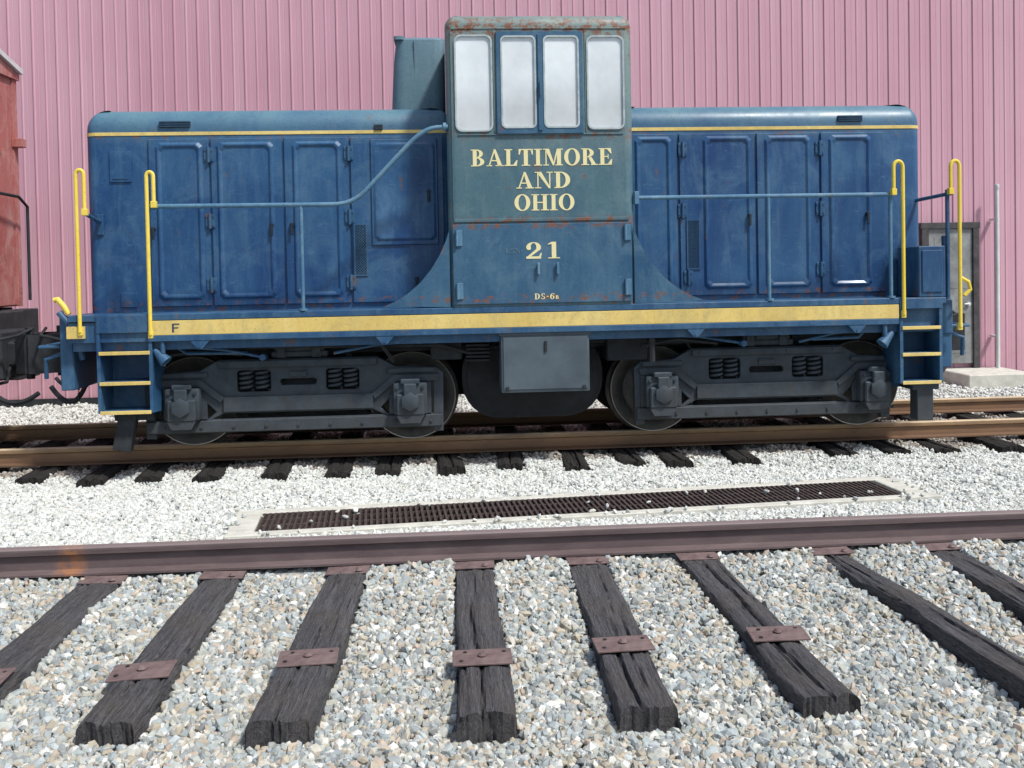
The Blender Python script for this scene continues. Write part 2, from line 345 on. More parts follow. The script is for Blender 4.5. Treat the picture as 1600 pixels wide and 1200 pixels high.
# ------------------------------------------------------------------ drain grate
gc=Vector((1.03,7.12,-.150)); ga=math.radians(4.5)
gr=empty("drain_grate",gc,"long rusty iron drain grate in a pale concrete frame","drain grate")
R3=Matrix.Translation(gc)@Matrix.Rotation(ga,4,'Z')
def gobj(name,b,mat,sm=30):
    me=b.mesh(name,mat,sm); o=bpy.data.objects.new(name,me); COL.objects.link(o); o.parent=gr; o.matrix_parent_inverse=W[gr].inverted(); o.matrix_basis=R3; return o
b=B(); b.box(-2.66,2.70,.26,.36,-.15,0,.006); b.box(-2.66,2.70,-.35,-.26,-.15,0,.006); b.box(-2.66,-2.47,-.259,.259,-.15,-.001,.006); b.box(2.47,2.70,-.259,.259,-.15,-.001,.006); gobj("concrete_frame",b,CONC)
b=B(); b.box(-2.469,2.469,-.259,.259,-.10,-.055); gobj("pit_shade_slab",b,BLACK)  # black slab under the bars painting the dark of the pit
b=B()
x=-2.45
while x<2.45: b.box(x-.009,x+.009,-.255,.255,-.04,-.004); x+=.042
for y in (-.25,-.085,.085,.25): b.box(-2.46,2.46,y-.006,y+.006,-.043,-.008)
gobj("grating",b,GRATE,0)
# ------------------------------------------------------------------ gravel
PHI=(1+5**.5)/2
IV=np.array([(-1,PHI,0),(1,PHI,0),(-1,-PHI,0),(1,-PHI,0),(0,-1,PHI),(0,1,PHI),(0,-1,-PHI),(0,1,-PHI),(PHI,0,-1),(PHI,0,1),(-PHI,0,-1),(-PHI,0,1)],float)/math.sqrt(1+PHI*PHI)
IF=np.array([(0,11,5),(0,5,1),(0,1,7),(0,7,10),(0,10,11),(1,5,9),(5,11,4),(11,10,2),(10,7,6),(7,1,8),(3,9,4),(3,4,2),(3,2,6),(3,6,8),(3,8,9),(4,9,5),(2,4,11),(6,2,10),(8,6,7),(9,8,1)])
def stones(name,x0f,x1f,y0,y1,n,smin,smax,mat,jit=.014):
    y=rng.uniform(y0,y1,n*2); x=rng.uniform(0,1,n*2); x=x0f(y)+(x1f(y)-x0f(y))*x
    keep=np.ones(len(x),bool)
    for (cx,cy,a,hw,hl) in tieboxes:
        dx=x-cx; dy=y-cy; lx=dx*math.cos(a)+dy*math.sin(a); ly=-dx*math.sin(a)+dy*math.cos(a)
        keep&=~((abs(lx)<hw+.004)&(abs(ly)<hl+.008))
    for ry in (Y1+.036,Y2+.036,Y2+1.545): keep&=abs(y-ry)>.075
    dx=x-gc.x; dy=y-gc.y; lx=dx*math.cos(ga)+dy*math.sin(ga); ly=-dx*math.sin(ga)+dy*math.cos(ga)
    ong=(abs(lx)<2.67)&(abs(ly)<.355)
    edge=(abs(lx)>2.60)|(abs(ly)>.325)
    keep&=~(ong&(rng.uniform(0,1,len(x))>np.where(edge,.07,.004)))
    idx=np.nonzero(keep)[0][:n]; x=x[idx]; y=y[idx]; ong=ong[idx]; n=len(x)
    s=smin+(smax-smin)*rng.beta(1.6,3.2,n); sc=np.stack([s*rng.uniform(.8,1.4,n),s*rng.uniform(.7,1.1,n),s*rng.uniform(.45,.8,n)],1)
    V=IV[None]*(1+rng.uniform(-.24,.24,(n,12,1)))*sc[:,None,:]
    q=rng.normal(size=(n,4)); q[:,0]+=.9; q/=np.linalg.norm(q,axis=1)[:,None]; w,a,b_,c=q.T
    Rm=np.stack([1-2*(b_*b_+c*c),2*(a*b_-c*w),2*(a*c+b_*w),2*(a*b_+c*w),1-2*(a*a+c*c),2*(b_*c-a*w),2*(a*c-b_*w),2*(b_*c+a*w),1-2*(a*a+b_*b_)],1).reshape(n,3,3)
    V=np.einsum('nij,nkj->nki',Rm,V)
    lump=.014*np.sin(x*2.1+y*1.3)+.010*np.sin(x*5.3-y*3.7)+.007*np.sin(x*11+y*9)
    ag=np.clip(1-np.maximum(abs(lx[idx])-2.66,abs(ly[idx])-.35)/.3,0,1); lump=lump*(1-ag)-.012*ag
    z=gz(y)+lump+rng.uniform(-jit,jit,n); z=np.where(ong,gc.z+s*.5,z)
    V+=np.stack([x,y,z],1)[:,None,:]
    me=bpy.data.meshes.new(name); nv=n*12; nf=n*20
    me.vertices.add(nv); me.vertices.foreach_set("co",V.reshape(-1).astype(np.float32))
    F=(IF[None]+12*np.arange(n)[:,None,None]).reshape(-1)
    me.loops.add(nf*3); me.loops.foreach_set("vertex_index",F.astype(np.int32))
    me.polygons.add(nf); me.polygons.foreach_set("loop_start",np.arange(0,nf*3,3,dtype=np.int32)); me.polygons.foreach_set("loop_total",np.full(nf,3,dtype=np.int32))
    me.update(); me.materials.append(mat); me.polygons.foreach_set("use_smooth",np.zeros(nf,bool))
    o=obj(name,me); o["kind"]="stuff"; return o
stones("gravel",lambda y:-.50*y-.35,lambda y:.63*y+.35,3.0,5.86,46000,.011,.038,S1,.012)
stones("gravel",lambda y:-.50*y-.4,lambda y:.63*y+.4,5.9,9.15,60000,.012,.033,S2,.010)
stones("gravel",lambda y:-.52*y-.4,lambda y:.65*y+.4,9.1,11.3,20000,.014,.034,S3)
stones("gravel",lambda y:-.52*y-.4,lambda y:.65*y+.4,11.2,14.8,20000,.018,.04,S2)
# ------------------------------------------------------------------ building
YW=14.9
bld=empty("building",(0,YW,-.3),"dusty pink metal sided building with vertical ribs beside the track","building")
bm=bmesh.new(); x=-16.0; prof=[]; ci=0
while x<18:
    dpt=-.017 if ci%2==0 else -.008
    prof+= [(x,0),(x+.055,0),(x+.061,.003),(x+.067,0),(x+.140,0),(x+.150,dpt),(x+.166,dpt),(x+.176,0)]
    x+=.177; ci+=1
lo=[bm.verts.new((a,YW+c,-.32)) for a,c in prof]; hi=[bm.verts.new((a,YW+c,9.0)) for a,c in prof]
for i in range(len(prof)-1): bm.faces.new((lo[i],lo[i+1],hi[i+1],hi[i]))
me=bpy.data.meshes.new("siding"); bm.to_mesh(me); bm.free(); obj("siding",finish(me,SIDING,0),bld)
b=B(); b.box(-16,18,YW+.02,YW+6,8.9,9.1); b.box(-16,-15.9,YW+.05,YW+6,-.3,8.9); b.box(17.9,18,YW+.05,YW+6,-.3,8.9); obj("roof",b.mesh("roof",GREY),bld)
b=B(); b.box(-16,7.62,YW-.035,YW-.022,-.32,-.20); b.box(8.62,18,YW-.035,YW-.022,-.32,-.20); obj("base_trim",b.mesh("base_trim",TRUCKD),bld)
DOORM=simple("grey_door_paint",(.12,.125,.125),(.27,.28,.275),4,.6); FRM=simple("dark_door_frame",(.03,.028,.03),(.08,.075,.075),8,.7)
dr=B(); dr.box(7.76,8.50,YW-.075,YW-.045,-.02,2.18,.004); dr.box(7.86,8.40,YW-.080,YW-.073,1.2,2.05,.003); dr.box(7.86,8.40,YW-.080,YW-.073,.15,1.05,.003)
d=obj("door",dr.mesh("door",DOORM),bld)
fr=B(); fr.box(7.64,7.76,YW-.11,YW-.03,-.1,2.27,.005); fr.box(8.50,8.60,YW-.11,YW-.03,-.1,2.27,.005); fr.box(7.62,8.62,YW-.115,YW-.03,2.18,2.28,.005); obj("door_frame",fr.mesh("door_frame",FRM),d)
h=B(); h.cyl((8.42,YW-.12,.95),(8.42,YW-.07,.95),.03); h.cyl((8.42,YW-.12,.95),(8.34,YW-.12,.95),.012); obj("handle",h.mesh("handle",GREY),d)
b=B(); b.box(7.90,8.98,13.9,14.85,-.32,-.1,.015); o=obj("concrete_step",b.mesh("concrete_step",CONC)); tag(o,"low worn concrete step at the foot of the door","step")
b=B(); b.cyl((8.85,14.7,-.32),(8.85,14.7,2.8),.032); b.cyl((8.85,14.7,2.8),(8.85,14.7,2.88),.04,bev=.01); b.cyl((8.85,14.7,2.3),(8.85,14.7,2.34),.036); b.box(8.82,8.88,14.72,14.88,2.3,2.33); b.box(8.82,8.88,14.72,14.88,.4,.43)
o=obj("conduit_pipe",b.mesh("conduit_pipe",GREY)); tag(o,"thin pale grey vertical pipe standing beside the door","pipe")
# ------------------------------------------------------------------ locomotive
loco=empty("locomotive",(.65,YC,0),"blue centre cab switcher locomotive with yellow stripe and faded paint","locomotive")
def hood(x0,x1,name):
    t=bmesh.new(); bmesh.ops.create_cube(t,size=1)
    y0,y1,z0,z1=YH,2*YC-YH,1.31,3.25
    for v in t.verts: v.co=Vector(((x0+x1)/2+v.co.x*(x1-x0),(y0+y1)/2+v.co.y*(y1-y0),(z0+z1)/2+v.co.z*(z1-z0)))
    ve=[e for e in t.edges if abs(e.verts[0].co.z-e.verts[1].co.z)>.5]
    bmesh.ops.bevel(t,geom=ve,offset=.10,segments=6,affect='EDGES',profile=.5)
    te=[e for e in t.edges if e.verts[0].co.z>z1-.01 and e.verts[1].co.z>z1-.01 and len(e.link_faces)==2 and any(abs(f.normal.z)<.5 for f in e.link_faces)]
    bmesh.ops.bevel(t,geom=te,offset=.20,segments=8,affect='EDGES',profile=.5,clamp_overlap=False)
    me=bpy.data.meshes.new(name); t.to_mesh(me); t.free(); return obj(name,finish(me,HOODB,25),loco)
HL=hood(-3.43,.05,"hood"); HR=hood(1.67,4.75,"hood")
for hx,(a,c) in ((HL,(-3.34,-.01)),(HR,(1.73,4.66))):
    b=B(); b.box(a,c,YH-.006,YH+.002,2.99,3.022,.001)
    xe=-3.43 if hx is HL else 4.75; s=1 if hx is HL else -1
    pts=arc(xe+s*.10,YH+.10,.104,.104,180 if s>0 else 270,270 if s>0 else 360,6)
    for i in range(len(pts)-1):
        (xa,ya),(xb,yb)=pts[i],pts[i+1]; t=bmesh.new(); vs=[t.verts.new(p) for p in ((xa,ya,2.99),(xb,yb,2.99),(xb,yb,3.022),(xa,ya,3.022))]; t.faces.new(vs); b._merge(t)
    obj("stripe",b.mesh("stripe",YEL,0),hx)
def pan(b,x0,x1,z0,z1,y=YH-.022,d=.018,c=.035,k=.022):
    """embossed panel with chamfered corners, rising toward the viewer"""
    def oc(x0,x1,z0,z1,c): return [(x0+c,z0),(x1-c,z0),(x1,z0+c),(x1,z1-c),(x1-c,z1),(x0+c,z1),(x0,z1-c),(x0,z0+c)]
    t=bmesh.new(); O=[t.verts.new((a,y,q)) for a,q in oc(x0,x1,z0,z1,c)]; I=[t.verts.new((a,y-d,q)) for a,q in oc(x0+k,x1-k,z0+k,z1-k,c)]
    for i in range(8): t.faces.new((O[i],O[(i+1)%8],I[(i+1)%8],I[i]))
    I2=[t.verts.new((a,y-d,q)) for a,q in oc(x0+k+.012,x1-k-.012,z0+k+.012,z1-k-.012,c)]; I3=[t.verts.new((a,y-d*.15,q)) for a,q in oc(x0+k+.034,x1-k-.034,z0+k+.034,z1-k-.034,c)]
    for i in range(8):
        t.faces.new((I[i],I[(i+1)%8],I2[(i+1)%8],I2[i])); t.faces.new((I2[i],I2[(i+1)%8],I3[(i+1)%8],I3[i]))
    t.faces.new(I3[::-1]); bmesh.ops.recalc_face_normals(t,faces=t.faces); b._merge(t)
def hinge(x,z,par,h=.13):
    b=B(); b.box(x-.045,x+.045,YH-.036,YH-.018,z-h/2,z+h/2,.003); b.cyl((x,YH-.044,z-h/2-.01),(x,YH-.044,z+h/2+.01),.014,seg=8)
    for sx in (-.03,.03):
        for sz in (-.04,.04): b.cyl((x+sx,YH-.042,z+sz),(x+sx,YH-.03,z+sz),.008,seg=6)
    obj("hinge",b.mesh("hinge",BLUE),par)
def latch(x,z,par):
    b=B(); b.cyl((x,YH-.05,z),(x,YH-.01,z),.02,seg=10); b.box(x-.013,x+.013,YH-.062,YH-.048,z-.10,z+.02,.004); obj("latch",b.mesh("latch",DARK),par)
DZ0,DZ1=1.36,2.955
def door(x0,x1,panel,hood_,hinges=(),latches=(),z0=DZ0):
    b=B(); b.box(x0+.006,x1-.006,YH-.022,YH+.004,z0,DZ1,.005)
    if panel: pan(b,*panel)
    d=obj("hood_door",b.mesh("hood_door",HOODB,20),hood_)
    for x,z in hinges: hinge(x,z,d)
    for x,z in latches: latch(x,z,d)
    return d
door(-2.84,-2.27,(-2.77,-2.33,1.42,2.92),HL,[(-2.27,2.80),(-2.27,2.17),(-2.27,1.56)],[(-2.80,2.1)])
door(-2.26,-1.58,(-2.20,-1.66,1.42,2.92),HL,[],[(-1.69,2.12)])
door(-1.57,-.95,(-1.49,-1.02,1.42,2.92),HL,[(-.95,2.80),(-.95,2.19),(-.95,1.56)],[(-1.50,2.12)])
d4=door(-.94,-.04,None,HL,[],[(-.19,2.42),(-.32,1.58)])
b=B(); b.box(-.74,-.10,YH-.04,YH-.02,1.91,2.93,.006); pan(b,-.72,-.12,1.95,2.90,YH-.041,.012); obj("cover_panel",b.mesh("cover_panel",HOODB,20),d4)
def grille(x0,x1,z0,z1,par):
    b=B(); b.box(x0,x1,YH-.026,YH-.021,z0,z1); g=obj("grille",b.mesh("grille",DARK),par)
    b=B()
    def cl(p,q):
        dz=q[1]-p[1]; ta=(z0-p[1])/dz; tb=(z1-p[1])/dz
        t0=max(0,min(ta,tb)); t1=min(1,max(ta,tb))
        if t1-t0<.05: return None
        f=lambda t:(p[0]+(q[0]-p[0])*t,p[1]+dz*t); return f(t0),f(t1)
    k=-5
    while z0+k*.026<z1+.12:
        for sgn in (1,-1):
            za=z0+k*.026; r=cl((x0,za),(x1,za+sgn*(x1-x0)))
            if r: b.tube([(r[0][0],YH-.03,r[0][1]),(r[1][0],YH-.03,r[1][1])],.0035,4)
        k+=1
    b.box(x0-.012,x0,YH-.034,YH-.02,z0-.012,z1+.012); b.box(x1,x1+.012,YH-.034,YH-.02,z0-.012,z1+.012); b.box(x0,x1,YH-.033,YH-.02,z1,z1+.012); b.box(x0,x1,YH-.033,YH-.02,z0-.012,z0)
    obj("grille_mesh",b.mesh("grille_mesh",BLUE,0),g)
grille(-.905,-.80,1.63,2.11,HL); grille(2.35,2.46,1.63,2.10,HR)
door(1.75,2.26,(1.83,2.20,1.42,2.93),HR,[],[])
door(2.27,3.04,(2.51,3.00,1.42,2.93),HR,[(2.31,2.80),(2.30,2.2),(2.35,1.54)],[(2.97,2.14)])
door(3.05,3.69,(3.13,3.60,1.42,2.93),HR,[(3.69,2.80),(3.69,2.2),(3.69,1.6)],[])
door(3.70,4.36,(3.78,4.22,1.42,2.93),HR,[],[(4.17,2.14)])
b=B(); b.box(-3.20,-3.00,YH-.014,YH+.004,2.55,2.84,.004); b.box(-3.17,-3.03,YH-.020,YH-.01,2.58,2.60); obj("inspection_plate",b.mesh("inspection_plate",HOODB,20),HL)
b=B(); b.box(-3.13,-2.98,YH-.014,YH+.004,1.36,1.50,.004); obj("inspection_plate",b.mesh("inspection_plate",HOODB,20),HL)
for hh,x0,x1 in ((HL,-2.73,-2.44),(HR,3.89,4.14)):
    b=B(); b.box(x0,x1,YH-.012,YH+.06,3.065,3.125,.004); v=obj("vent",b.mesh("vent",DARK),hh)
    b=B()
    for z in (3.075,3.095,3.115): b.box(x0,x1,YH-.022,YH-.008,z-.003,z+.003)
    obj("louvre",b.mesh("louvre",BLUE,0),v)
b=B(); b.box(-.70,-.62,YH-.02,YH+.02,3.02,3.075,.004); obj("vent",b.mesh("vent",DARK),HL)
# cab
cx0,cx1,cy0,cy1=-.005,1.735,YF,2*YC-YF
def rbox(x0,x1,y0,y1,z0,z1,rv,rt,name="c"):
    t=bmesh.new(); bmesh.ops.create_cube(t,size=1)
    for v in t.verts: v.co=Vector(((x0+x1)/2+v.co.x*(x1-x0),(y0+y1)/2+v.co.y*(y1-y0),(z0+z1)/2+v.co.z*(z1-z0)))
    ve=[e for e in t.edges if abs(e.verts[0].co.z-e.verts[1].co.z)>.3*(z1-z0)]
    if rv: bmesh.ops.bevel(t,geom=ve,offset=rv,segments=5,affect='EDGES',profile=.5)
    if rt:
        te=[e for e in t.edges if min(e.verts[0].co.z,e.verts[1].co.z)>z1-.001 and any(abs(f.normal.z)<.5 for f in e.link_faces)]
        bmesh.ops.bevel(t,geom=te,offset=rt,segments=6,affect='EDGES',profile=.5,clamp_overlap=False)
    me=bpy.data.meshes.new(name); t.to_mesh(me); t.free(); return me
def cutter(x0,x1,z0,z1,r):
    b=B(); b.prism(rrect(x0,x1,z0,z1,r),cy0-.2,cy1+.2); return b.mesh("cut",None,0)
cab_me=rbox(cx0,cx1,cy0,cy1,1.31,4.015,.08,.12)
cabm=boolean(cab_me,[rbox(cx0+.05,cx1-.05,cy0+.05,cy1-.05,1.42,3.91,0,0),cutter(.09,.42,2.94,3.81,.05),cutter(.50,1.235,2.94,3.81,.02),cutter(1.315,1.645,2.95,3.80,.05)],CABB)
cab=obj("cab",cabm,loco)
b=B(); b.box(cx0+.06,cx1-.06,cy0+.06,cy1-.06,3.875,3.905,.004); obj("added_ceiling_panel",b.mesh("added_ceiling_panel",CEIL),cab)  # pale panel added to brighten the view through the windows
def window(x0,x1,z0,z1,y,r=.05,par=None):
    me=plate_mesh("window",rrect(x0-.016,x1+.016,z0-.016,z1+.016,r+.014),[rrect(x0,x1,z0,z1,r)],y,.03,GASK)
    w=obj("window",me,par or cab)
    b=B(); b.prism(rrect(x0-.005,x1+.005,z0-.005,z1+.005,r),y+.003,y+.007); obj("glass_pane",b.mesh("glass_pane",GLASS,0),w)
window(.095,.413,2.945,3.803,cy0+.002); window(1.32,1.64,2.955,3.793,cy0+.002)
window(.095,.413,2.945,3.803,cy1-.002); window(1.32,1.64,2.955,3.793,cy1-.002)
def cabdoor(y):
    me=plate_mesh("double_door",[(.465,2.905),(1.265,2.905),(1.265,3.845),(.465,3.845)],[rrect(.51,.825,2.96,3.80,.04),rrect(.905,1.225,2.96,3.80,.04)],y,.04,PANB)
    d=obj("double_door",me,cab); s=-1 if y<YC else 1
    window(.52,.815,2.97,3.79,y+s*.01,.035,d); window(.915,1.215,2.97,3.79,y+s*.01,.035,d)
    b=B(); b.box(.845,.885,y+s*.02 if s>0 else y-.034,y+.034 if s>0 else y-.02,2.93,3.82,.004); b.cyl((.865,y+s*.05,3.25),(.865,y+s*.05,3.38),.01,seg=8); obj("handle",b.mesh("handle",PANB),d)
cabdoor(cy0-.004); cabdoor(cy1+.004)
b=B(); b.box(.03,1.70,cy0-.014,cy0+.004,1.335,2.075,.004)
lp=obj("lower_panel",b.mesh("lower_panel",PANB,20),cab)
def hng(x,z,h=.15):
    b=B(); b.box(x-.03,x+.03,cy0-.028,cy0-.012,z-h/2,z+h/2,.003); b.cyl((x-.02,cy0-.034,z-h/2),(x-.02,cy0-.034,z+h/2),.012,seg=8); obj("hinge",b.mesh("hinge",RAILB),lp)
hng(.09,1.95);hng(.09,1.46);hng(1.66,1.98);hng(1.66,1.47)
for x in (.82,1.0):
    b=B(); b.box(x-.012,x+.012,cy0-.05,cy0-.034,1.60,1.71,.004); b.cyl((x,cy0-.04,1.69),(x,cy0-.01,1.69),.012,seg=8); b.cyl((x,cy0-.04,1.61),(x,cy0-.01,1.61),.01,seg=8); obj("handle",b.mesh("handle",RAILB),lp)
b=B(); b.box(.05,1.68,cy0-.012,cy0+.002,2.095,2.125,.003); b.box(.05,1.68,cy0-.008,cy0+.002,3.870,3.882,.003); b.box(.435,.448,cy0-.006,cy0+.002,2.92,3.86,.002); b.box(1.285,1.298,cy0-.006,cy0+.002,2.92,3.86,.002)
b.box(.045,.052,cy0-.006,cy0+.002,2.13,3.865,.001); b.box(.10,1.64,cy0-.010,cy0+.002,2.895,2.905,.002)
obj("trim",b.mesh("trim",CABB,0),cab)
b=B(); b.box(.75,.95,YC-.2,YC+.2,4.01,4.035,.01); obj("roof_vent",b.mesh("roof_vent",STACK),cab)
gl=[(0.0,2.02),(-.035,1.92),(-.09,1.80),(-.17,1.67),(-.27,1.55),(-.38,1.455),(-.50,1.38),(-.62,1.33),(0.0,1.315)]
b=B(); b.prism(gl,YF+.004,YF+.024); obj("gusset_plate",b.mesh("gusset_plate",PANB),cab)
b=B(); g2=[(1.725-x*1.06,z) for x,z in gl]; b.prism(g2,YF+.004,YF+.024); obj("gusset_plate",b.mesh("gusset_plate",PANB),cab)
# lettering
def rc(a,b_,c,d): return [(a,b_),(c,b_),(c,d),(a,d)]
def ring(cx,cy,rx,ry,ix,iy,a0,a1,n=14):
    return ('ring',arc(cx,cy,rx,ry,a0,a1,n),arc(cx,cy,ix,iy,a0,a1,n))
def blob(cx,cy,r): return arc(cx,cy,r,r,0,330,11)
ST=rc(.11,0,.34,1)
GL={'B':(.84,[ST,rc(0,0,.38,.06),rc(0,.94,.38,1),ring(.34,.745,.36,.255,.15,.195,-90,90),ring(.34,.265,.44,.265,.20,.205,-90,90)]),
'A':(.98,[[(.12,.05),(.20,.05),(.52,1),(.44,1)],[(.41,1),(.54,1),(.90,.05),(.64,.05)],rc(.22,.29,.70,.36),rc(0,0,.32,.06),rc(.52,0,1.0,.06)]),
'L':(.76,[ST,rc(0,.94,.46,1),rc(0,0,.72,.07),[(.5,.06),(.72,.06),(.76,.34),(.70,.34)]]),
'T':(.84,[rc(.30,0,.54,1),rc(0,.93,.84,1),[(0,.66),(.06,.66),(.14,.93),(0,.93)],[(.84,.66),(.78,.66),(.70,.93),(.84,.93)],rc(.17,0,.67,.06)]),
'I':(.46,[ST,rc(0,0,.46,.06),rc(0,.94,.46,1)]),
'M':(1.16,[rc(.13,0,.20,1),rc(0,0,.33,.06),rc(0,.94,.3,1),[(.1,1),(.35,1),(.64,.12),(.56,0)],[(.56,0),(.63,0),(.9,1),(.81,1)],rc(.81,0,1.05,1),rc(.71,0,1.16,.06),rc(.86,.94,1.16,1)]),
'O':(.94,[ring(.47,.5,.47,.52,.23,.455,0,360,28)]),
'R':(.96,[ST,rc(0,0,.46,.06),rc(0,.94,.38,1),ring(.34,.73,.41,.27,.17,.21,-90,90),[(.40,.5),(.60,.5),(.87,.05),(.63,.05)],rc(.57,0,.98,.06)]),
'E':(.8,[ST,rc(0,.94,.74,1),rc(0,0,.78,.06),rc(.34,.47,.56,.53),rc(.54,.36,.59,.64),[(.5,.94),(.74,.94),(.77,.68),(.71,.68)],[(.54,.06),(.78,.06),(.81,.34),(.75,.34)]]),
'N':(1.02,[rc(.14,0,.21,1),rc(0,0,.36,.06),rc(0,.94,.3,1),[(.1,1),(.37,1),(.90,0),(.78,0)],rc(.81,0,.88,1),rc(.67,.94,1.02,1)]),
'D':(.92,[ST,rc(0,0,.38,.06),rc(0,.94,.38,1),ring(.34,.5,.57,.5,.31,.44,-90,90,18)]),
'H':(1.02,[ST,rc(.68,0,.91,1),rc(.34,.46,.68,.53),rc(0,0,.46,.06),rc(0,.94,.46,1),rc(.56,0,1.02,.06),rc(.56,.94,1.02,1)]),
'2':(.78,[ring(.36,.68,.36,.32,.14,.265,-35,185),blob(.13,.64,.115),[(.63,.50),(.47,.56),(.0,.08),(.14,.06)],rc(0,0,.72,.14),[(.62,.14),(.72,.14),(.76,.34),(.70,.34)]]),
'1':(.56,[rc(.18,0,.40,1),rc(.0,0,.58,.06),[(.19,1),(.19,.87),(0,.83),(0,.88)]]),
'6':(.74,[ring(.37,.31,.37,.32,.15,.25,0,360,22),ring(.5,.4,.5,.6,.26,.54,85,195),blob(.66,.86,.1)]),
'S':(.66,[ring(.33,.735,.30,.265,.14,.175,30,270,16),ring(.33,.265,.32,.265,.15,.175,-150,90,16),rc(.56,.68,.62,1),rc(.02,0,.08,.32)]),
'U':(.9,[rc(.1,.3,.34,1),rc(.7,.3,.78,1),ring(.44,.32,.34,.33,.12,.27,180,360),rc(0,.94,.44,1),rc(.6,.94,.88,1)]),
'-':(.42,[rc(.04,.42,.38,.55)]),'F':(.6,[rc(0,0,.16,1),rc(0,.86,.62,1),rc(.16,.46,.52,.58)]),' ':(.4,[])}
def text(s,x0,x1,z0,z1,y,mat,par,gap=.07):
    tot=sum(GL[c][0] for c in s)+gap*(len(s)-1); k=(x1-x0)/tot; hz=z1-z0; x=x0; t=bmesh.new(); d=0
    for c in s:
        w,ps=GL[c]
        for p in ps:
            d+=1; yy=y-.0003*(d%9)
            P=lambda q:(x+q[0]*k,yy,z0+q[1]*hz)
            if p[0]=='ring':
                A=[t.verts.new(P(q)) for q in p[1]]; Bq=[t.verts.new(P(q)) for q in p[2]]
                for i in range(len(A)-1): t.faces.new((A[i],A[i+1],Bq[i+1],Bq[i]))
            else: t.faces.new([t.verts.new(P(q)) for q in p])
        x+=(w+gap)*k
    me=bpy.data.meshes.new("lettering"); t.to_mesh(me); t.free(); return obj("lettering",finish(me,mat,0),par)
yt=cy0-.002
text("BALTIMORE",.215,1.53,2.61,2.765,yt,LETT,cab); text("AND",.63,1.135,2.40,2.552,yt,LETT,cab); text("OHIO",.61,1.17,2.195,2.345,yt,LETT,cab)
text("21",.71,1.02,1.748,1.902,cy0-.016,LETT,lp,.28); text("USN-",.52,.68,1.80,1.85,cy0-.016,FADED,lp); text("DS-6",.78,.965,1.37,1.425,cy0-.016,LETT,lp,.22); text("B",.975,1.008,1.37,1.405,cy0-.016,LETT,lp,.2)
# deck and sill
b=B(); b.box(-3.45,4.74,YF,2*YC-YF,1.25,1.309,.006); b.box(-3.43,4.72,YF+.06,2*YC-YF-.06,.98,1.249); deck=obj("deck",b.mesh("deck",BLUE),loco)
b=B(); b.box(-2.74,4.27,YF-.012,YF+.058,1.06,1.114,.004); b.box(-3.45,-2.75,YF+.02,YF+.059,1.06,1.24); 
for x in (-2.28,-.61,2.30,3.86):
    b.prism([(x-.085,1.058),(x+.085,1.058),(x+.02,.985),(x-.02,.985)],YF-.008,YF+.012); b.cyl((x,YF-.016,1.01),(x,YF+.02,1.01),.012,seg=8)
obj("sill_flange",b.mesh("sill_flange",BLUE),deck)
b=B(); b.box(-2.74,4.27,YF-.004,YF+.05,1.116,1.247,.002); b.box(-3.46,-3.30,YF-.004,YF+.05,1.10,1.21,.002); st=obj("side_stripe",b.mesh("side_stripe",YEL),deck)
text("F",-2.525,-2.46,1.14,1.22,YF-.006,DKTXT,st)
for s,xe in ((-1,-3.45),(1,4.74)):
    b=B(); xa,xb=sorted((xe,xe+s*.12)); b.box(xa,xb,YF+.12,2*YC-YF-.12,.62,1.30,.01)
    b.box(*sorted((xe+s*.10,xe+s*.2)),YC-.32,YC+.32,.66,1.10,.02)
    b.tube([(xe+s*.16,YF+.25,.95),(xe+s*.3,YF+.25,.9),(xe+s*.32,YF+.3,.72)],.02,8); b.tube([(xe+s*.16,YC+.6,1.2),(xe+s*.3,YC+.6,1.1),(xe+s*.3,YC+.5,.8)],.02,8)
    b.tube([(xe+s*.15,YF+.2,1.02),(xe+s*.33,YF+.2,1.02),(xe+s*.33,YF+1.0,1.02)],.016,8)
    obj("pilot_plate",b.mesh("pilot_plate",BLUE),loco)
def steps(x0,x1,zs,ztop,name="steps"):
    b=B()
    for x in (x0,x1-.03):
        b.prism([(YF+.0,zs[-1]-.03),(YF+.0,ztop),(YF+.36,ztop),(YF+.36,zs[-1]-.02),(YF+.28,zs[-1]-.05)],x,x+.03,axis='X')
    b.box(x0+.031,x1-.031,YF+.30,YF+.325,zs[-1]-.10,ztop-.002)
    for z in zs: b.box(x0+.031,x1-.031,YF+.004,YF+.30,z-.035,z-.01,.003)
    b.box(x0,x1,YF-.006,YF-.0005,zs[0]+.16,ztop+.0,.002)
    o=obj("steps",b.mesh("steps",BLUE),loco)
    for z in zs:
        b=B(); b.box(x0+.02,x1-.02,YF-.012,YF+.003,z-.04,z-.008,.002); obj("tread_edge",b.mesh("tread_edge",YEL),o)
    return o
steps(-3.20,-2.71,[.985,.71,.445],1.30); steps(4.28,4.70,[1.045,.79,.52],1.30)
b=B(); b.box(-3.09,-2.93,YF+.1,YF+.2,.05,.40,.005,rot=('Y',.2)); b.box(-3.1,-2.75,YF+.12,YF+.3,.33,.41); obj("rail_guard",b.mesh("rail_guard",TRUCKD),loco)
b=B(); b.box(4.47,4.63,YF+.05,YF+.2,.12,.50,.005); b.box(4.42,4.68,YF+.04,YF+.3,.42,.485); obj("rail_guard",b.mesh("rail_guard",TRUCK),loco)
b=B(); b.box(4.47,4.735,YF+.0,YF+.42,1.312,1.80,.008); b.box(4.50,4.70,YF-.012,YF+.01,1.36,1.76,.004); obj("locker_box",b.mesh("locker_box",BLUE),loco)
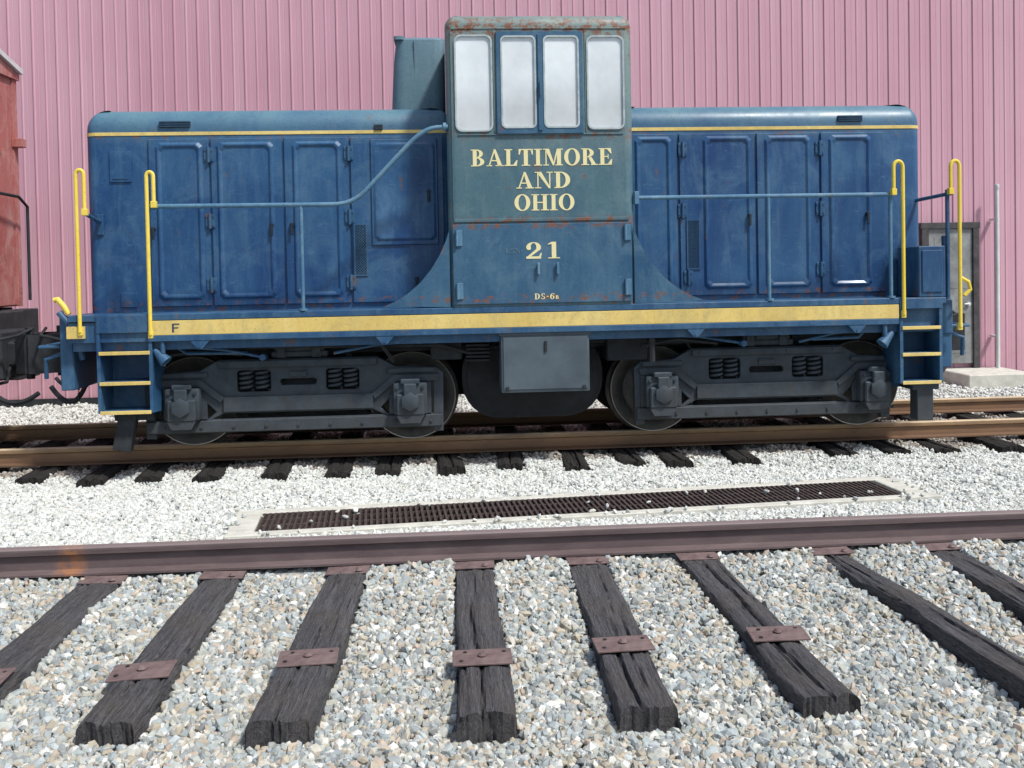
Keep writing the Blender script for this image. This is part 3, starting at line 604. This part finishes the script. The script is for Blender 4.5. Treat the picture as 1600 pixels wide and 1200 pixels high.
for x,s in ((-2.62,-1),(4.14,1)):
    b=B(); b.cyl((x,YF+.02,1.055),(x,YF+.02,.95),.022,.022,seg=12); b.cyl((x-.03*s,YF+.02,.87),(x+.08*s,YF+.04,.98),.06,.025,seg=16); obj("sand_funnel",b.mesh("sand_funnel",BLUE),loco)
rb=.019
def crv(p0,p1,p2,n=6):
    return [tuple((1-t)**2*a+2*t*(1-t)*b_+t*t*c for a,b_,c in zip(p0,p1,p2)) for t in [i/n for i in range(n+1)]]
yh=YF+.03
b=B(); pts=[(-2.66,yh,2.285),(-1.2,yh,2.28)]+crv((-1.05,yh,2.28),(-.88,yh,2.28),(-.76,yh,2.40))+crv((-.36,yh,2.82),(-.22,yh,2.965),(-.10,yh,2.975))+[(.01,yh,2.98)]
b.tube(pts,.022); b.cyl((-1.35,yh,1.31),(-1.35,yh,2.28),.018); b.cyl((-1.35,yh,1.31),(-1.35,yh,1.33),.04); b.cyl((-2.66,yh,2.285),(-2.70,yh,2.285),.03)
b.cyl((-.035,yh,2.98),(-.006,yh,2.98),.04); obj("handrail",b.mesh("handrail",RAILB),loco)
b=B(); b.tube([(1.74,yh,2.30),(4.22,yh,2.30)],.021); b.box(1.737,1.78,yh-.03,yh+.03,2.24,2.36,.004); 
for x in (3.02,4.21): b.cyl((x,yh,1.31),(x,yh,2.30),.018); b.cyl((x,yh,1.31),(x,yh,1.33),.04)
obj("handrail",b.mesh("handrail",RAILB),loco)
b=B(); b.tube([(4.70,yh+.45,2.27),(4.80,yh,2.30),(4.82,yh,2.30)],rb); b.cyl((4.79,yh+.03,1.3),(4.79,yh+.03,2.34),.02); obj("handrail",b.mesh("handrail",BLUE),loco)
b=B(); b.tube([(-3.26,yh,2.22),(-3.28,yh+.3,2.18),(-3.32,yh+.5,2.18)],rb); b.box(-3.33,-3.27,yh+.42,yh+.48,2.05,2.25,.005); obj("handrail",b.mesh("handrail",BLUE),loco)
def hook_rail(xl,xs,zb,zt,zs,y0,name="grab_rail"):
    """tall leg at xl from zb up to zt, hooked over to a short leg at xs ending at zs"""
    b=B(); xm=(xl+xs)/2; r=(xs-xl)/2; top=[(xm-r*math.cos(a),y0,zt-abs(r)+abs(r)*1.25*math.sin(a)) for a in [math.pi*k/10 for k in range(11)]]
    b.tube([(xl,y0,zb)]+top+[(xs,y0,zs)],.0175); b.box(xl-.022,xl+.022,y0-.005,y0+.03,zb-.03,zb+.04,.003); b.box(xs-.024,xs+.024,y0-.02,y0+.03,zs-.03,zs+.03,.003)
    obj(name,b.mesh(name,YEL2),loco)
hook_rail(-2.715,-2.655,1.12,2.585,2.30,YF-.012); hook_rail(-3.335,-3.265,1.16,2.61,2.24,YF-.012)
hook_rail(4.315,4.225,1.15,2.60,2.32,YF-.012); hook_rail(4.875,4.79,1.02,2.60,2.32,YF-.005)
b=B(); b.tube([(4.875,YF+.0,1.5),(4.96,YF+.0,1.45),(4.98,YF+.0,1.38),(4.92,YF,1.32)],.018); obj("cut_lever",b.mesh("cut_lever",YEL2),loco)
b=B(); b.tube([(-3.47,YF+.1,1.32),(-3.52,YF+.1,1.40),(-3.57,YF+.1,1.46),(-3.60,YF+.1,1.45)],.025); obj("cut_lever",b.mesh("cut_lever",YEL2),loco)
b=B(); b.tube([(-3.56,YF+.1,1.34),(-3.48,YF+.1,1.24),(-3.42,YF+.12,1.15),(-3.40,YF+.2,.9)],.03); obj("end_bracket",b.mesh("end_bracket",BLUE),loco)
b=B(); b.box(4.745,4.86,YF+.1,YF+.3,.95,1.28,.01); b.tube([(4.80,YF+.14,1.9),(4.82,YF+.14,1.2)],.028); obj("end_bracket",b.mesh("end_bracket",BLUE),loco)
# flat sided housing against the cab
t=bmesh.new()
lv=[(3.2,-.57,.41,.13,1),(3.75,-.54,.39,.12,1),(4.03,-.51,.375,.11,1),(4.055,-.49,.35,.10,1)]
rings=[[t.verts.new((a,c,z)) for a,c in rrect(xl,-.008,YC-hw,YC+hw,r,6)] for z,xl,hw,r,_ in lv]
for P_,Q_ in zip(rings,rings[1:]):
    for i in range(len(P_)): t.faces.new((P_[i],P_[(i+1)%len(P_)],Q_[(i+1)%len(P_)],Q_[i]))
t.faces.new(rings[-1]); bmesh.ops.recalc_face_normals(t,faces=t.faces)
b=B(); b._merge(t); b.prism(rrect(-.525,-.42,YC-.39,YC+.05,.03),4.03,4.065,axis='Z'); b.box(-.62,-.007,YC-.45,YC+.45,3.2,3.27,.02); b.box(-.32,-.31,YC-.395,YC-.37,3.28,4.02)
obj("exhaust_housing",b.mesh("exhaust_housing",STACK),loco)
b=B(); b.box(-.86,-.64,YC-.3,YC+.3,3.24,3.33,.03,2); obj("roof_hatch",b.mesh("roof_hatch",STACK),loco)
# battery box, tank, underframe
b=B(); b.box(.46,1.29,YF+.02,YF+.5,.50,1.055,.012,2); b.box(.44,1.31,YF+.01,YF+.5,1.035,1.06,.004); b.box(.48,1.27,YF+.008,YF+.02,.53,1.02,.004); bb=obj("battery_box",b.mesh("battery_box",BOXM),loco)
b=B(); b.box(.865,.89,YF-.006,YF+.01,.88,.98,.003); obj("latch",b.mesh("latch",TRUCKD),bb)
for x in (.515,1.235): b=B(); b.box(x-.015,x+.015,YF-.004,YF+.012,.52,.56,.003); obj("hinge",b.mesh("hinge",TRUCKD),bb)
b=B(); b.prism(rrect(.10,1.50,.18,1.0,.36,8),YF+.60,2*YC-YF-.6); b.prism(rrect(.15,1.45,.23,.96,.33,8),YF+.57,YF+.61); tk=obj("fuel_tank",b.mesh("fuel_tank",TANKM),loco)
b=B(); b.box(-3.3,4.6,YC-.45,YC+.45,.75,1.0); b.box(-.2,.1,YF+.3,YF+.7,.8,1.03,.01); b.box(1.5,1.9,YF+.3,YF+.7,.75,1.03,.01)
for i in range(7): b.box(.14,.36,YF+.26,YF+.42,.78+i*.036,.80+i*.036)
b.tube([(.0,YF+.35,.92),(.6,YF+.4,.90)],.02,8); b.tube([(1.3,YF+.35,.95),(2.3,YF+.35,.92),(2.4,YF+.4,.7)],.02,8); b.tube([(-2.9,YF+.25,.98),(-.1,YF+.25,.95),(.2,YF+.3,.85)],.018,8); b.tube([(1.5,YF+.22,1.0),(4.3,YF+.22,1.02)],.018,8)
b.tube([(1.9,YF+.1,1.05),(1.9,YF+.1,.75)],.03,8); b.tube([(-.7,YF+.15,1.05),(-.55,YF+.25,.8)],.02,8); b.box(-2.9,4.4,YF+.45,YF+.5,.88,1.0); b.box(-.15,1.8,YC+.5,YC+.56,.25,1.0)
obj("underframe",b.mesh("underframe",TRUCKD),loco)
b=B()
for xa,xb,za,zb in ((-2.45,-1.75,.99,.88),(-1.1,-.3,.90,1.0),(2.0,2.8,1.0,.90),(3.35,4.05,.90,1.01)):
    b.tube([(xa,YF+.16,za),((xa+xb)/2,YF+.17,(za+zb)/2+.02),(xb,YF+.16,zb)],.014,6); b.cyl((xb,YF+.12,zb),(xb,YF+.24,zb),.03,seg=10)
b.tube([(-2.6,YF+.18,1.03),(-2.45,YF+.18,.93),(-1.9,YF+.2,.92)],.016,6); b.tube([(4.05,YF+.18,1.03),(3.95,YF+.18,.93),(3.5,YF+.2,.92)],.016,6)
obj("brake_pipe",b.mesh("brake_pipe",BLUE),loco)
def lathe(b,prof,x,z,mi=0,seg=48):
    t=bmesh.new(); rings=[]
    for r,y in prof: rings.append([t.verts.new((x+r*math.cos(2*math.pi*k/seg),y,z+r*math.sin(2*math.pi*k/seg))) for k in range(seg)])
    for i in range(len(rings)-1):
        for k in range(seg): t.faces.new((rings[i][k],rings[i][(k+1)%seg],rings[i+1][(k+1)%seg],rings[i+1][k]))
    t.faces.new(rings[0]); t.faces.new(rings[-1][::-1]); bmesh.ops.recalc_face_normals(t,faces=t.faces); b._merge(t,mi)
def truck(xc,e_l,e_r):
    """side frame ends at -e_l and +e_r; journals at +-1.055"""
    outer=[(-e_l,.12),(-e_l+.09,.12),(-e_l+.09,.165),(e_r-.09,.165),(e_r-.09,.12),(e_r,.12),(e_r+.01,.68),(e_r-.06,.735),(.92,.75),(.74,.85),(-.74,.85),(-.92,.75),(-e_l+.06,.735),(-e_l-.01,.68)]
    ft=rrect(-.57,-.26,.545,.745,.03); ft2=rrect(.26,.57,.545,.745,.03); sl=rrect(-.17,.17,.60,.66,.028)
    low=[(-.80,.295),(.80,.295),(.70,.345),(-.70,.345)]
    hl=[(-e_l+.09,.295),(-1.22,.295),(-1.22,.62),(-e_l+.09,.62)]; hr=[(1.22,.295),(e_r-.09,.295),(e_r-.09,.62),(1.22,.62)]
    tl=[(-.89,.295),(-.85,.295),(-.77,.36),(-.89,.48)]; tr=[(.89,.295),(.85,.295),(.77,.36),(.89,.48)]
    H=[ft,ft2,sl,low,tl,tr]
    if e_l>1.33: H.append(hl)
    if e_r>1.33: H.append(hr)
    sh=lambda P:[(xc+a,c) for a,c in P]
    e=obj("truck",plate_mesh("truck",sh(outer),[sh(q) for q in H],YF+.335,.09,TRUCK,.008),loco)
    obj("side_frame",plate_mesh("side_frame",sh(outer),[sh(q) for q in H],2*YC-YF-.335,.09,TRUCK,.008),e)
    b=B(); yf=YF+.29
    for s,ee in ((-1,e_l),(1,e_r)):
        band=[(s*.72,.455),(s*.92,.61),(s*(ee-.05),.61),(s*(ee-.03),.67),(s*.90,.67),(s*.69,.50)]
        if s>0: band=band[::-1]
        b.prism(sh(band),yf-.03,yf+.001)
        b.prism(sh([(s*1.25,.30),(s*1.20,.30),(s*1.20,.60),(s*1.25,.60)][::s]),yf-.02,yf+.001)
        b.prism(sh([(s*.90,.30),(s*.85,.30),(s*.85,.46),(s*.90,.52)][::s]),yf-.02,yf+.001)
        xa,xb=sorted((s*(ee-.07),s*.84)); b.box(xc+xa,xc+xb,yf-.026,yf+.001,.69,.735,.004)
    b.box(xc-.70,xc+.70,yf-.03,yf+.001,.36,.50,.006); b.box(xc-.74,xc+.74,yf-.03,yf+.001,.775,.84,.006)
    b.box(xc-e_l+.01,xc+e_r-.01,yf-.028,yf+.001,.175,.285,.005)
    for x in (-.20,.13): b.prism([(xc+x,.86),(xc+x+.09,.86),(xc+x+.07,1.03),(xc+x+.02,1.03)],yf,yf+.08)
    b.box(xc-.25,xc+.28,yf+.01,yf+.12,.86,.92,.01); b.box(xc-.22,xc+.25,yf+.02,yf+.2,.90,1.04,.01); b.box(xc-.10,xc+.12,yf-.01,yf+.04,.93,1.0,.01)
    b.box(xc-.08,xc+.08,yf-.02,yf+.005,.68,.73,.004)
    for x in [-1.25,-1.1,-.9,-.6,-.3,0,.3,.6,.9,1.1,1.25]: b.cyl((xc+x,yf-.042,.23),(xc+x,yf-.02,.23),.016,seg=6)
    for x in (-.66,-.2,.2,.66): b.cyl((xc+x,yf-.042,.81),(xc+x,yf-.02,.81),.014,seg=6)
    obj("frame_rib",b.mesh("frame_rib",TRUCK,25),e)
    b=B(); b.box(xc-.18,xc+.18,YF+.4,2*YC-YF-.4,.45,.85); b.box(xc-.86,xc+.86,YC-.45,YC+.45,.10,.85,.05); b.box(xc-.64,xc+.64,YC+.5,YC+.85,.12,.8,.03)  # bolster, plus dark motor blocks added to shut out daylight underneath
    for s in (-1,1):
        b.tube([(xc+s*.45,YF+.45,.88),(xc+s*.55,YF+.45,.6),(xc+s*.6,YF+.45,.3)],.03,8); b.box(xc+s*.57-.05,xc+s*.57+.05,YF+.55,YF+.75,.2,.62,.01)
        b.tube([(xc-1.2*s,YF+.42,1.0),(xc-.3*s,YF+.42,.93)],.02,8)
    b.tube([(xc-1.0,YF+.4,.26),(xc+1.0,YF+.4,.26)],.022,8); b.tube([(xc-1.25,YF+.2,.90),(xc-.9,YF+.22,.95),(xc-.5,YF+.25,.90)],.016,6)
    b.box(xc-.6,xc+.6,YF+.42,YF+.46,.5,.78)
    obj("rigging_and_motors",b.mesh("rigging_and_motors",TRUCKD),e)
    for s in (-1,1):
        x=xc+s*1.055
        b=B(); b.box(x-.16,x+.16,YF+.18,YF+.38,.30,.60,.02,2); b.box(x-.13,x+.13,YF+.13,YF+.19,.30,.50,.012); b.cyl((x,YF+.10,.43),(x,YF+.2,.43),.095,seg=6,bev=.012); b.box(x-.06,x+.06,YF+.105,YF+.15,.49,.60,.01); b.prism([(x-.13,.30),(x+.13,.30),(x+.09,.225),(x-.09,.225)],YF+.14,YF+.3); b.box(x-.09,x+.09,YF+.15,YF+.2,.59,.64,.01)
        for sx in (-.1,.1):
            for sz in (.34,.56): b.cyl((x+sx*1.2,YF+.165,sz),(x+sx*1.2,YF+.19,sz),.016,seg=6)
        obj("journal_box",b.mesh("journal_box",TRUCK),e)
        for yy,sg in ((Y2+.0,-1),(Y2+1.51,1)):
            b=B(); y0=yy
            if sg<0: prof=[(.08,y0-.12),(.10,y0-.12),(.12,y0-.06),(.30,y0-.01),(.36,y0-.045),(.425,y0-.045),(.43,y0-.04),(.43,y0+.06),(.46,y0+.075),(.46,y0+.10),(.35,y0+.10),(.3,y0+.05),(.1,y0+.1)]
            else: prof=[(.08,y0+.12),(.12,y0+.06),(.30,y0+.01),(.36,y0+.045),(.425,y0+.045),(.43,y0-.06),(.46,y0-.075),(.46,y0-.10),(.35,y0-.10),(.1,y0-.1)]
            lathe(b,prof,x,.43); w=obj("wheel",b.mesh("wheel",WHEEL,35),e)
            if sg<0:
                b=B(); b.tube([(x+.426*math.cos(k*math.pi/32),y0-.047,.43+.426*math.sin(k*math.pi/32)) for k in range(64)],.0055,6,closed=True); obj("tyre_rim",b.mesh("tyre_rim",STEEL),w)
        b=B(); b.cyl((x,YF+.3,.43),(x,2*YC-YF-.3,.43),.07); obj("axle",b.mesh("axle",TRUCKD),e)
        for off in (-.075,.075):
            xs_=xc+s*.415+off; b=B(); n=70; b.tube([(xs_+.058*math.cos(k*2*math.pi*4/n),YF+.33+.058*math.sin(k*2*math.pi*4/n),.555+.18*k/n) for k in range(n+1)],.0145,6)
            obj("spring",b.mesh("spring",TRUCK),e)
truck(-1.452,1.42,1.36); truck(3.07,1.30,1.24)
# couplers
def coupler(x,s,par,z=.88):
    b=B(); b.box(*sorted((x-s*.1,x+s*.50)),YC-.15,YC+.15,z-.13,z+.13,.025); b.box(*sorted((x-s*.02,x+s*.14)),YC-.34,YC+.34,z-.22,z+.22,.03)
    pts=[(0,-.16),(.12,-.24),(.30,-.25),(.36,-.1),(.26,-.04),(.24,.07),(.33,.19),(.30,.27),(.16,.24),(0,.16)]
    b.prism([(x+s*(.38+a),YC+c*s) for a,c in pts],z-.20,z+.20,axis='Z'); b.cyl((x+s*.52,YC-.15*s,z-.26),(x+s*.52,YC-.15*s,z+.27),.04)
    b.tube([(x+s*.3,YC-.1,z-.1),(x+s*.3,YC-.2,z-.28),(x+s*.1,YC-.3,z-.33),(x,YC-.3,z-.1)],.02); b.tube([(x+s*.1,YC-.5,z+.12),(x+s*.5,YC-.4,z+.2),(x+s*.55,YC-.14,z+.26)],.015); obj("coupler",b.mesh("coupler",TRUCKD),par)
coupler(-3.62,-1,loco); coupler(4.9,1,loco)
for s,x in ((-1,-3.62),(1,4.9)):
    b=B(); b.tube(crv((x,YC-.4,.8),(x+s*.15,YC-.4,.15),(x+s*.45,YC-.3,.55),14),.024,8); obj("air_hose",b.mesh("air_hose",TRUCKD),loco)
    b=B(); b.tube(crv((x,YC-.55,.9),(x+s*.1,YC-.55,.4),(x+s*.32,YC-.5,.66),12),.018,8); obj("air_hose",b.mesh("air_hose",TRUCKD),loco)
b=B()
for k in range(9): b.tube([(-3.72+.008*math.sin(k*2),YC-.5,.86-.05*k),(-3.72-.008*math.sin(k*2),YC-.5,.83-.05*k)],.010,6)
b.tube([(-3.72,YC-.5,.9),(-3.72,YC-.5,.42)],.005,5); obj("chain",b.mesh("chain",TRUCKD),loco)
# ------------------------------------------------------------------ red car
car=empty("railroad_car",(-8,YC,0),"faded weathered red railroad car coupled to the locomotive","railroad car")
b=B(); b.box(-13.5,-5.1,YF,2*YC-YF,1.33,4.10,.02)
b.box(-5.12,-5.08,2*YC-YF-.10,2*YC-YF+.01,1.33,4.08,.004); b.box(-5.12,-5.09,YC-.05,YC+.02,1.33,4.08,.004)
obj("car_body",b.mesh("car_body",RED),car)
rp=[(YF-.05,4.08),(YC-.7,4.25),(YC,4.30),(YC+.7,4.25),(2*YC-YF+.06,4.08),(2*YC-YF+.06,4.14),(YC+.7,4.31),(YC,4.36),(YC-.7,4.31),(YF-.05,4.14)]
b=B(); b.prism([(y,z-.003) for y,z in rp],-13.6,-5.02,axis='X'); obj("roof",b.mesh("roof",GREY),car)
b=B(); b.prism([(YF-.04,4.0),(2*YC-YF+.05,4.0),(2*YC-YF+.05,4.07),(YC+.7,4.24),(YC,4.29),(YC-.7,4.24),(YF-.04,4.07)],-5.09,-5.06,axis='X'); obj("roof_fascia",b.mesh("roof_fascia",RED),car)
b=B(); b.box(-13.3,-5.15,YF+.1,2*YC-YF-.1,1.02,1.32,.01); b.box(-5.15,-4.75,YC-.7,YC+.7,.98,1.30,.01); b.box(-5.1,-4.9,YC+.9,2*YC-YF,.5,1.3,.01); b.box(-5.0,-4.55,YC-.3,YC+.3,.62,1.12,.02); b.tube([(-4.9,YC-.8,1.1),(-4.6,YC-.8,1.0),(-4.5,YC-.5,.95)],.03); b.box(-4.75,-4.6,YC-.65,YC+.65,.74,.86,.01); obj("underframe",b.mesh("underframe",TRUCKD),car)
b=B(); b.tube([(-5.0,YC+.3,2.62),(-4.95,YC+1.1,2.60),(-4.95,YC+1.32,2.5),(-4.95,YC+1.32,1.4)],.018); obj("grab_iron",b.mesh("grab_iron",TRUCKD),car)
b=B(); b.box(-5.1,-4.98,YC+1.3,YC+1.42,3.2,3.3,.005); obj("bracket",b.mesh("bracket",RED),car)
coupler(-4.85,1,car)
b=B(); b.tube(crv((-4.75,YC-.4,.85),(-4.55,YC-.4,.2),(-4.15,YC-.4,.5),14),.024,8); obj("air_hose",b.mesh("air_hose",TRUCKD),car)
b=B(); b.tube(crv((-4.78,YC-.55,.95),(-4.6,YC-.6,.42),(-4.45,YC-.6,.62),10),.018,8); obj("air_hose",b.mesh("air_hose",TRUCKD),car)
b=B()
for x in (-6.2,-8.0): b.cyl((x,Y2-.03,.42),(x,Y2+.08,.42),.42,seg=40); b.cyl((x,Y2+1.43,.42),(x,Y2+1.54,.42),.42,seg=40)
b.box(-8.3,-5.9,Y2-.35,Y2-.25,.35,.75,.02); obj("truck",b.mesh("truck",TRUCKD),car)
# ------------------------------------------------------------------ light and sky
el=math.radians(56); az=(0.62,-.60)
l=math.hypot(*az); to=Vector((az[0]/l*math.cos(el),az[1]/l*math.cos(el),math.sin(el)))
sd=bpy.data.lights.new("sun",'SUN'); sd.energy=4.2; sd.angle=math.radians(5); sd.color=(1,.985,.955)
so=bpy.data.objects.new("sun",sd); so.rotation_euler=to.to_track_quat('Z','Y').to_euler(); COL.objects.link(so)
w=bpy.data.worlds.new("World"); scene.world=w; w.use_nodes=True; nt=w.node_tree; bg=nt.nodes["Background"]
sky=nt.nodes.new("ShaderNodeTexSky"); sky.sky_type='NISHITA'; sky.sun_disc=False; sky.sun_elevation=el; sky.sun_rotation=math.atan2(az[0],az[1]); sky.dust_density=2.5; sky.air_density=1.0
nt.links.new(sky.outputs[0],bg.inputs[0]); bg.inputs[1].default_value=.15
# ------------------------------------------------------------------ camera
yaw,pit,rol,f,h,cy=0.0655,0.0227,-0.0191,1470.7,1.6528,454.3
F=Vector((math.sin(yaw)*math.cos(pit),math.cos(yaw)*math.cos(pit),-math.sin(pit))); Rr=Vector((math.cos(yaw),-math.sin(yaw),0)); U=Rr.cross(F)
R2=Rr*math.cos(rol)+U*math.sin(rol); U2=-Rr*math.sin(rol)+U*math.cos(rol)
cd=bpy.data.cameras.new("camera"); cd.sensor_width=36; cd.lens=f/1600*36; cd.shift_y=(cy-600)/1600; cd.clip_end=1500
co=bpy.data.objects.new("camera",cd); M=Matrix((R2,U2,-F)).transposed().to_4x4(); M.translation=(0,0,h); co.matrix_world=M; COL.objects.link(co); scene.camera=co
scene.view_settings.view_transform='Standard'; scene.view_settings.look='None'; scene.view_settings.exposure=0
